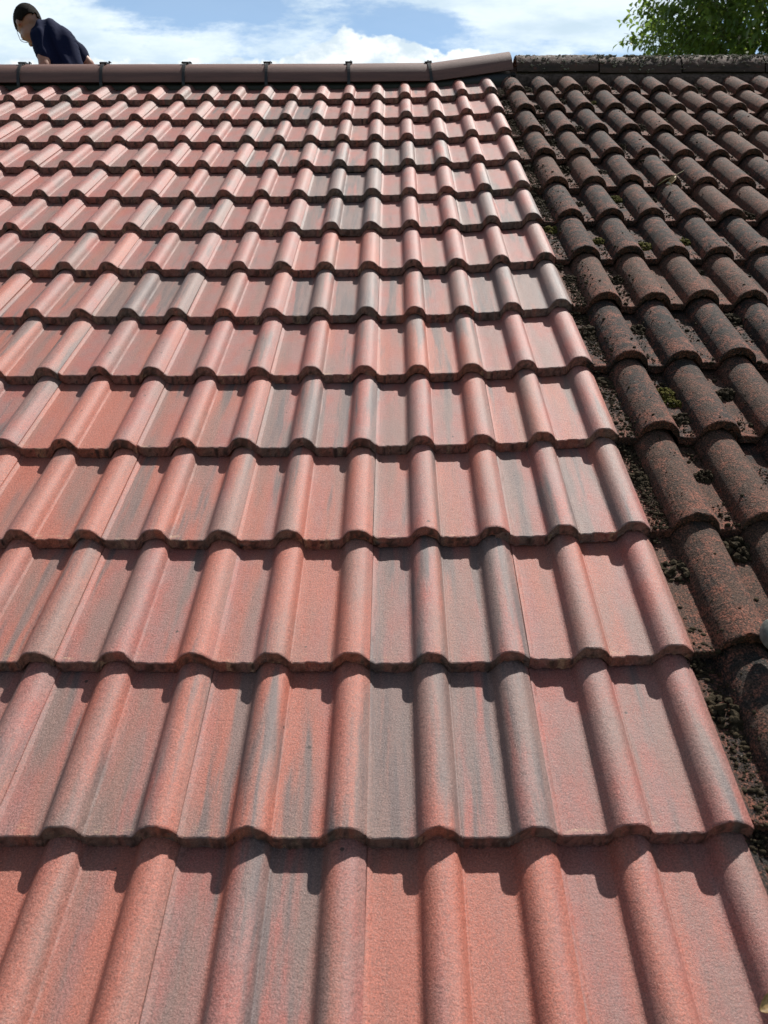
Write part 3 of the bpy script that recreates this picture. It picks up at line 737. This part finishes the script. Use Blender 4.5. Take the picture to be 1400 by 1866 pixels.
def person():
    SK, n, b = mat('skin'); n.put(b.inputs['Base Color'], n.mix(n.ss(n.noise(n.n('ShaderNodeTexCoord').outputs['Object'], 30, 3), .3, .7), C4(.33, .17, .115), C4(.27, .13, .09)))
    b.inputs['Roughness'].default_value = .5; b.inputs['Subsurface Weight'].default_value = .08; b.inputs['Subsurface Radius'].default_value = (.01, .004, .002)
    SH, n, b = mat('navy_cotton'); co = n.n('ShaderNodeTexCoord').outputs['Object']
    n.put(b.inputs['Base Color'], n.mix(n.noise(co, 300, 2), C4(.003, .006, .026), C4(.005, .010, .040))); b.inputs['Roughness'].default_value = .9; b.inputs['Specular IOR Level'].default_value = .15
    HR, n, b = mat('short_dark_hair'); co = n.n('ShaderNodeTexCoord').outputs['Object']
    hn = n.noise(co, 260, 4, .7); n.put(b.inputs['Base Color'], n.mix(n.ss(hn, .45, .7), C4(.006, .005, .004), C4(.022, .015, .010))); b.inputs['Roughness'].default_value = .8; b.inputs['Specular IOR Level'].default_value = .12
    bp = n.n('ShaderNodeBump', in_Strength=1.0, in_Distance=.004, in_Height=hn); n.put(b.inputs['Normal'], bp.outputs[0])
    TRS = simple('grey_work_trousers', (.05, .05, .055), .9, .2, 60, .2, .001)
    D = 4.95
    P_ = lambda x, y, d=0: pt(x, y, D + d)
    pel = P_(133, 176, .10)
    root = empty('person', (pel.x, pel.y, pel.z)); tag(root, 'man in a navy t-shirt with short dark hair and glasses bending down behind the ridge', 'person')
    off = -Vector(pel)
    spine = [(P_(131, 176, .10), .125, .10), (P_(123, 145, .06), .108, .095), (P_(113, 115, .03), .108, .10), (P_(101, 86, .0), .118, .105), (P_(92, 69, -.02), .092, .085), (P_(82, 57, -.03), .056, .055), (P_(70, 50, -.04), .050, .052), (P_(58, 46, -.04), .052, .055)]
    hipL = P_(120, 192, .16); hipR = P_(142, 192, .06); kneeL = hipL + Vector((-.22, .30, -.10)); kneeR = hipR + Vector((-.12, .36, -.12))
    ftL = kneeL + Vector((.22, .12, -.30)); ftR = kneeR + Vector((.24, .05, -.30))
    shL = P_(75, 68, -.10); elL = P_(82, 120, -.12); wrL = P_(66, 160, .12)
    shR = P_(126, 80, .10); elR = P_(162, 116, .16); wrR = P_(182, 150, .30)
    bm = bmesh.new()
    J = [(p_ + off, a, b_) for p_, a, b_ in spine]
    def add(p_, r): J.append((p_ + off, r, r)); return len(J) - 1
    E = [(k, k + 1) for k in range(7)]
    a = add(hipL, .09); b_ = add(kneeL, .06); c = add(ftL, .045); c2 = add(ftL + Vector((.02, .12, -.04)), .035); E += [(0, a), (a, b_), (b_, c), (c, c2)]
    a = add(hipR, .09); b_ = add(kneeR, .06); c = add(ftR, .045); c2 = add(ftR + Vector((.02, .12, -.04)), .035); E += [(0, a), (a, b_), (b_, c), (c, c2)]
    a = add(shL, .043); b_ = add((shL + elL) / 2, .041); c = add(elL, .036); d = add((elL + wrL) / 2, .036); e = add(wrL, .026); f = add(wrL + Vector((-.02, .05, -.02)), .03); E += [(4, a), (a, b_), (b_, c), (c, d), (d, e), (e, f)]
    a = add(shR, .043); b_ = add((shR + elR) / 2, .040); c = add(elR, .034); d = add((elR + wrR) / 2, .034); e = add(wrR, .026); f = add(wrR + Vector((.02, .05, -.02)), .03); E += [(4, a), (a, b_), (b_, c), (c, d), (d, e), (e, f)]
    skin_piece(bm, J, E, 0, 2)
    # hands: palm is the last joint; fingers of different lengths and a thumb
    for wr, sx in ((wrL, -1), (wrR, 1)):
        pm = wr + Vector((.02 * sx, .055, -.025)) + off
        for k, (ln, sp_) in enumerate(((.062, -.030), (.074, -.010), (.07, .010), (.055, .028))):
            a = pm + Vector((sp_, .02, 0)); b1_ = a + Vector((sp_ * .2, ln * .5, -.008)); c_ = b1_ + Vector((0, ln * .4, -.03))
            skin_piece(bm, [(a, .010), (b1_, .009), (c_, .0075)], [(0, 1), (1, 2)], 0, 1)
        a = pm + Vector((-.03 * sx, 0, 0)); skin_piece(bm, [(a, .012), (a + Vector((-.03 * sx, .025, -.01)), .010), (a + Vector((-.035 * sx, .055, -.02)), .008)], [(0, 1), (1, 2)], 0, 1)
    # head
    fwd = Vector((-.34, .52, -.78)).normalized(); up = Vector((-.50, .45, .74)); up = (up - fwd * up.dot(fwd)).normalized(); side = up.cross(fwd).normalized()
    hc = P_(53, 45, -.04) + off; AX = (side, fwd, up)
    def hp(s_, f_, u_): return hc + side * s_ + fwd * f_ + up * u_
    ell(bm, hp(0, -.008, .018), AX, (.076, .096, .094))           # cranium
    ell(bm, hp(0, .030, -.045), AX, (.060, .062, .075))           # face
    ell(bm, hp(0, .048, -.092), AX, (.038, .036, .030))           # chin
    ell(bm, hp(0, .097, -.040), AX, (.013, .018, .024))           # nose
    ell(bm, hp(0, .078, .004), AX, (.052, .020, .014))            # brow
    ell(bm, hp(0, .084, -.072), AX, (.024, .010, .007))           # lips
    for s_ in (-1, 1):
        ell(bm, hp(s_ * .076, -.010, -.022), AX, (.008, .018, .030), 14)
        ell(bm, hp(s_ * .040, .066, -.040), AX, (.020, .018, .018), 14)
    body = remeshed('body', bm, .0065, SK, root, 4)
    # hair: cap over crown and back, faded low at the nape
    bm = bmesh.new(); bmesh.ops.create_uvsphere(bm, u_segments=64, v_segments=40, radius=1)
    kill = []
    for v_ in bm.verts:
        q = v_.co.copy()
        if q.y < -.30: lim = -.70
        elif q.y < .0: lim = -.70 + (q.y + .30) / .30 * .34
        elif q.y < .28: lim = -.36 + q.y / .28 * .28
        else: lim = -.08 + (q.y - .28) * .75
        if q.z < lim + .10 * noise.noise(q * 7) + .06 * noise.noise(q * 22): kill.append(v_)
        th = 1 + .05 * max(0, q.z) + .022 * noise.noise(q * 9) + .018 * noise.noise(q * 26)
        v_.co = hp(q.x * .0785 * th, -.008 + q.y * .099 * th, .018 + q.z * .0975 * th)
    bmesh.ops.delete(bm, geom=kill, context='VERTS')
    me = bpy.data.meshes.new('hair'); bm.to_mesh(me); bm.free(); h_ = link('hair', me, HR, root)
    so_ = h_.modifiers.new('t', 'SOLIDIFY'); so_.thickness = .004
    # glasses
    gl = empty('glasses'); gl.parent = root
    for s_ in (-1, 1):
        pts_ = [hp(s_ * .034 + .023 * math.cos(a), 0.092, -.026 + .018 * math.sin(a)) for a in [k * math.pi / 8 for k in range(17)]]
        tube('glasses_rim', pts_, [.0016] * 17, BLACK, gl, 6)
        tube('glasses_arm', [hp(s_ * .058, .090, -.022), hp(s_ * .076, .05, -.018), hp(s_ * .080, -.012, -.014)], [.0018] * 3, BLACK, gl, 6)
    gl.parent = None; bpy.data.objects.remove(gl)
    for o_ in list(COL.objects):
        if o_.name.startswith('glasses'): o_.parent = root
    # t-shirt with drag folds, trousers
    def grow(j, g): return (j[0] + off, j[1] + g, j[2] + g)
    bm = bmesh.new()
    J = [grow((spine[k][0], spine[k][1], spine[k][2]), .016) for k in range(5)] + [(spine[5][0] + off, .066, .062)]
    E = [(k, k + 1) for k in range(5)]
    for s0, s1 in ((shL, elL), (shR, elR)):
        n0 = len(J); J += [(s0 + off, .058, .067), (s0.lerp(s1, .25) + off, .054, .065), (s0.lerp(s1, .60) + off, .053, .064)]
        E += [(4, n0), (n0, n0 + 1), (n0 + 1, n0 + 2)]
    skin_piece(bm, J, E, 0, 2)
    sh_ = remeshed('t_shirt', bm, .007, SH, root, 5)
    ax0 = (spine[1][0] - spine[4][0]).normalized()
    for v_ in sh_.data.vertices:
        q = v_.co; along = q.dot(ax0); r_ = q - ax0 * along
        f = .006 * math.sin(along * 9 + r_.x * 55 + r_.z * 60 + 3 * noise.noise(q * 5)) + .008 * noise.noise(Vector((q.x * 14 + along * 4, q.y * 14, q.z * 7)))
        v_.co = q + v_.normal * f
    bm = bmesh.new(); J = [(P_(131, 165, .09) + off, .135, .115), (pel + off, .145, .125), (hipL + off, .105, .105), (kneeL + off, .075, .075), (ftL + off, .055, .055), (hipR + off, .105, .105), (kneeR + off, .075, .075), (ftR + off, .055, .055)]
    skin_piece(bm, J, [(0, 1), (1, 2), (2, 3), (3, 4), (1, 5), (5, 6), (6, 7)], 0, 2); remeshed('trousers', bm, .009, TRS, root, 4)
person()
